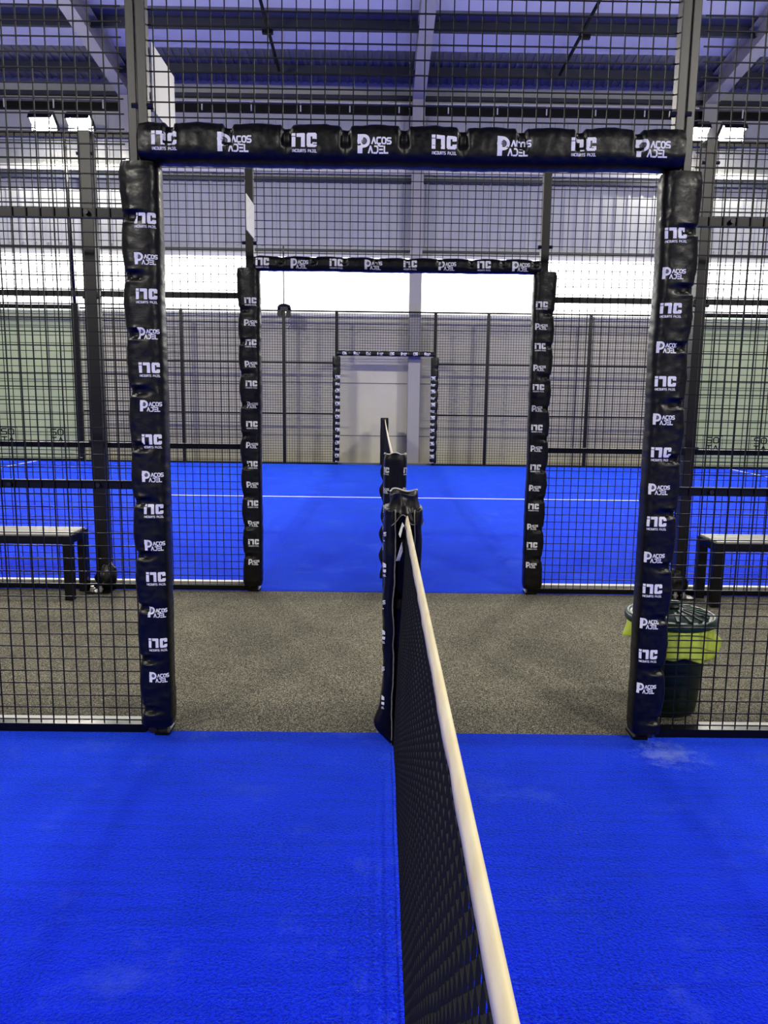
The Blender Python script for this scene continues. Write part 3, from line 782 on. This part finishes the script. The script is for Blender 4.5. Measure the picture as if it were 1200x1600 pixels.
# roof sheets: alternating bands of a dark and a pale colour
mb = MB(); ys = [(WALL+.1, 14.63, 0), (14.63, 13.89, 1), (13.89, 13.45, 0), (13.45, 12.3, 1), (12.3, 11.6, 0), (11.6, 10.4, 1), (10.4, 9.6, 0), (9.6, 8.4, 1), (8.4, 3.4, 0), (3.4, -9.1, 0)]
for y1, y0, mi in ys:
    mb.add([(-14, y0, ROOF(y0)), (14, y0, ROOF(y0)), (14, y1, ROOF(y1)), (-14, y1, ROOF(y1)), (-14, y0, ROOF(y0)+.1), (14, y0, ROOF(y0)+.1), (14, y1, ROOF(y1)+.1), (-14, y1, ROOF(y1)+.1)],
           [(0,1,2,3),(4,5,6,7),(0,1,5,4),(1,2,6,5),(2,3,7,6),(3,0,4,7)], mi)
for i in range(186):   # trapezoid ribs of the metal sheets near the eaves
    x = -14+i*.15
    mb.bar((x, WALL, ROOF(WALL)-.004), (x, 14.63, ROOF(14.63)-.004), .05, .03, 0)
struct(mb.build('ceiling', ['roof_metal', 'roof_pale']), 'sloping roof of dark sheets and pale lilac strips', 'ceiling')
for y in (15.1, 13.72, 12.3):
    z = ROOF(y)-.11
    mb = MB(); mb.box(-14, 14, y-.004, y+.004, z-.09, z+.09); mb.box(-14, 14, y, y+.06, z+.08, z+.09); mb.box(-14, 14, y-.06, y, z-.09, z-.08)
    struct(mb.build('roof_purlin', 'girt_dark'), 'long dark roof purlin, ' + {15.1: 'lowest one, at the eaves', 13.72: 'second one up from the eaves', 12.3: 'topmost one, at the upper edge'}[y], 'purlin')
def ibeam(p, q, w, h, nm, label):
    p, q = Vector(p), Vector(q); mb = MB()
    d = (q-p).normalized(); x = Vector((1,0,0)); n_ = x.cross(d).normalized()
    for o_, ww, hh in ((n_*(h/2-.008), w, .016), (-n_*(h/2-.008), w, .016), (n_*0, .012, h-.03)):
        vs = [e+o_+x*(ww/2*sx)+n_*(hh/2*sy) for e in (p, q) for sx, sy in ((-1,-1),(1,-1),(1,1),(-1,1))]
        mb.add(vs, [(0,1,2,3),(7,6,5,4),(0,4,5,1),(1,5,6,2),(2,6,7,3),(3,7,4,0)])
    struct(mb.build(nm, 'beam_grey'), label, 'beam')
for x, nm in ((-5.0, 'left'), (.57, 'middle'), (6.12, 'right')):
    yb_ = 15.52
    ibeam((x, yb_+.0, 0), (x, yb_, 7.1), .235, .36, 'column', f'pale steel wall column, {nm} one, in front of the grey wall')
    zb = lambda y: 6.92+.11*(15.4-y)+.2
    ibeam((x, 15.7, zb(15.7)), (x, 3.4, zb(3.4)), .235, .40, 'roof_beam', f'pale steel roof rafter, {nm} one, sloping up towards the viewer')
# cable tray along the eaves
r = thing('cable_tray', 'long black cable tray with pale clips along the top of the back wall', 'cable tray', (0, 15.5, 6.75))
MB().box(-14, 14, 15.62, WALL, 6.76, 6.89).build('tray', 'tray_black', r)
MB().box(-14, 14, 15.60, WALL, 6.925, 6.95).build('conduit', 'flash_light', r)
for i in range(21):
    x = -9.3+i*.95; MB().box(x-.012, x+.012, 15.605, 15.62, 6.77, 6.93).build('clip', 'flash_light', r)
for x0, x1, nm in ((-2.05, -2.02, 'left'), (3.25, 3.12, 'right')):
    mb = MB(); mb.tube([(x0, 12.2, ROOF(12.2)-.22), (x1, 14.9, ROOF(14.9)-.22)], .028, 10)
    r = thing('brace_rod', f'thin dark roof brace rod, {nm} of the middle rafter', 'rod', (x0, 12.2, ROOF(12.2)-.2))
    mb.build('rod', 'tray_black', r, smooth=True)
    MB().box(x0-.09, x0+.09, 13.66, 13.74, ROOF(13.7)-.26, ROOF(13.7)-.20).build('clamp', 'tray_black', r)

# ------------------------------------------------------------------ world, camera, colour
w = bpy.data.worlds.new('World'); SC.world = w; w.use_nodes = True
w.node_tree.nodes['Background'].inputs['Color'].default_value = (.5, .6, .8, 1); w.node_tree.nodes['Background'].inputs['Strength'].default_value = .3
cam = bpy.data.cameras.new('Camera'); co = bpy.data.objects.new('Camera', cam); COL.objects.link(co)
cx, h, yaw, pitch, roll, f = -.102143, 1.347985, .00697640, .15074243, .01274252, 1183.276
cam.sensor_fit = 'VERTICAL'; cam.sensor_height = 36; cam.lens = 36*f/1600; cam.clip_start = .02; cam.clip_end = 100
c, s_ = math.cos(yaw), math.sin(yaw); cp, sp = math.cos(pitch), math.sin(pitch); cr, sr = math.cos(roll), math.sin(roll)
r0 = Vector((c, -s_, 0)); fd = Vector((s_, c, 0)); zz = Vector((0,0,1))
fw = fd*cp - zz*sp; up0 = fd*sp + zz*cp
R = r0*cr + up0*sr; U = up0*cr - r0*sr
M = Matrix((R, U, -fw)).transposed().to_4x4(); M.translation = Vector((cx, 0, h)); co.matrix_world = M
SC.camera = co
vs = SC.view_settings; vs.view_transform = 'Standard'; vs.look = 'None'; vs.gamma = 1; vs.use_curve_mapping = False; vs.exposure = 0
SC.cycles.use_denoising = True; SC.cycles.sample_clamp_indirect = 6; SC.cycles.max_bounces = 8; SC.cycles.transparent_max_bounces = 12
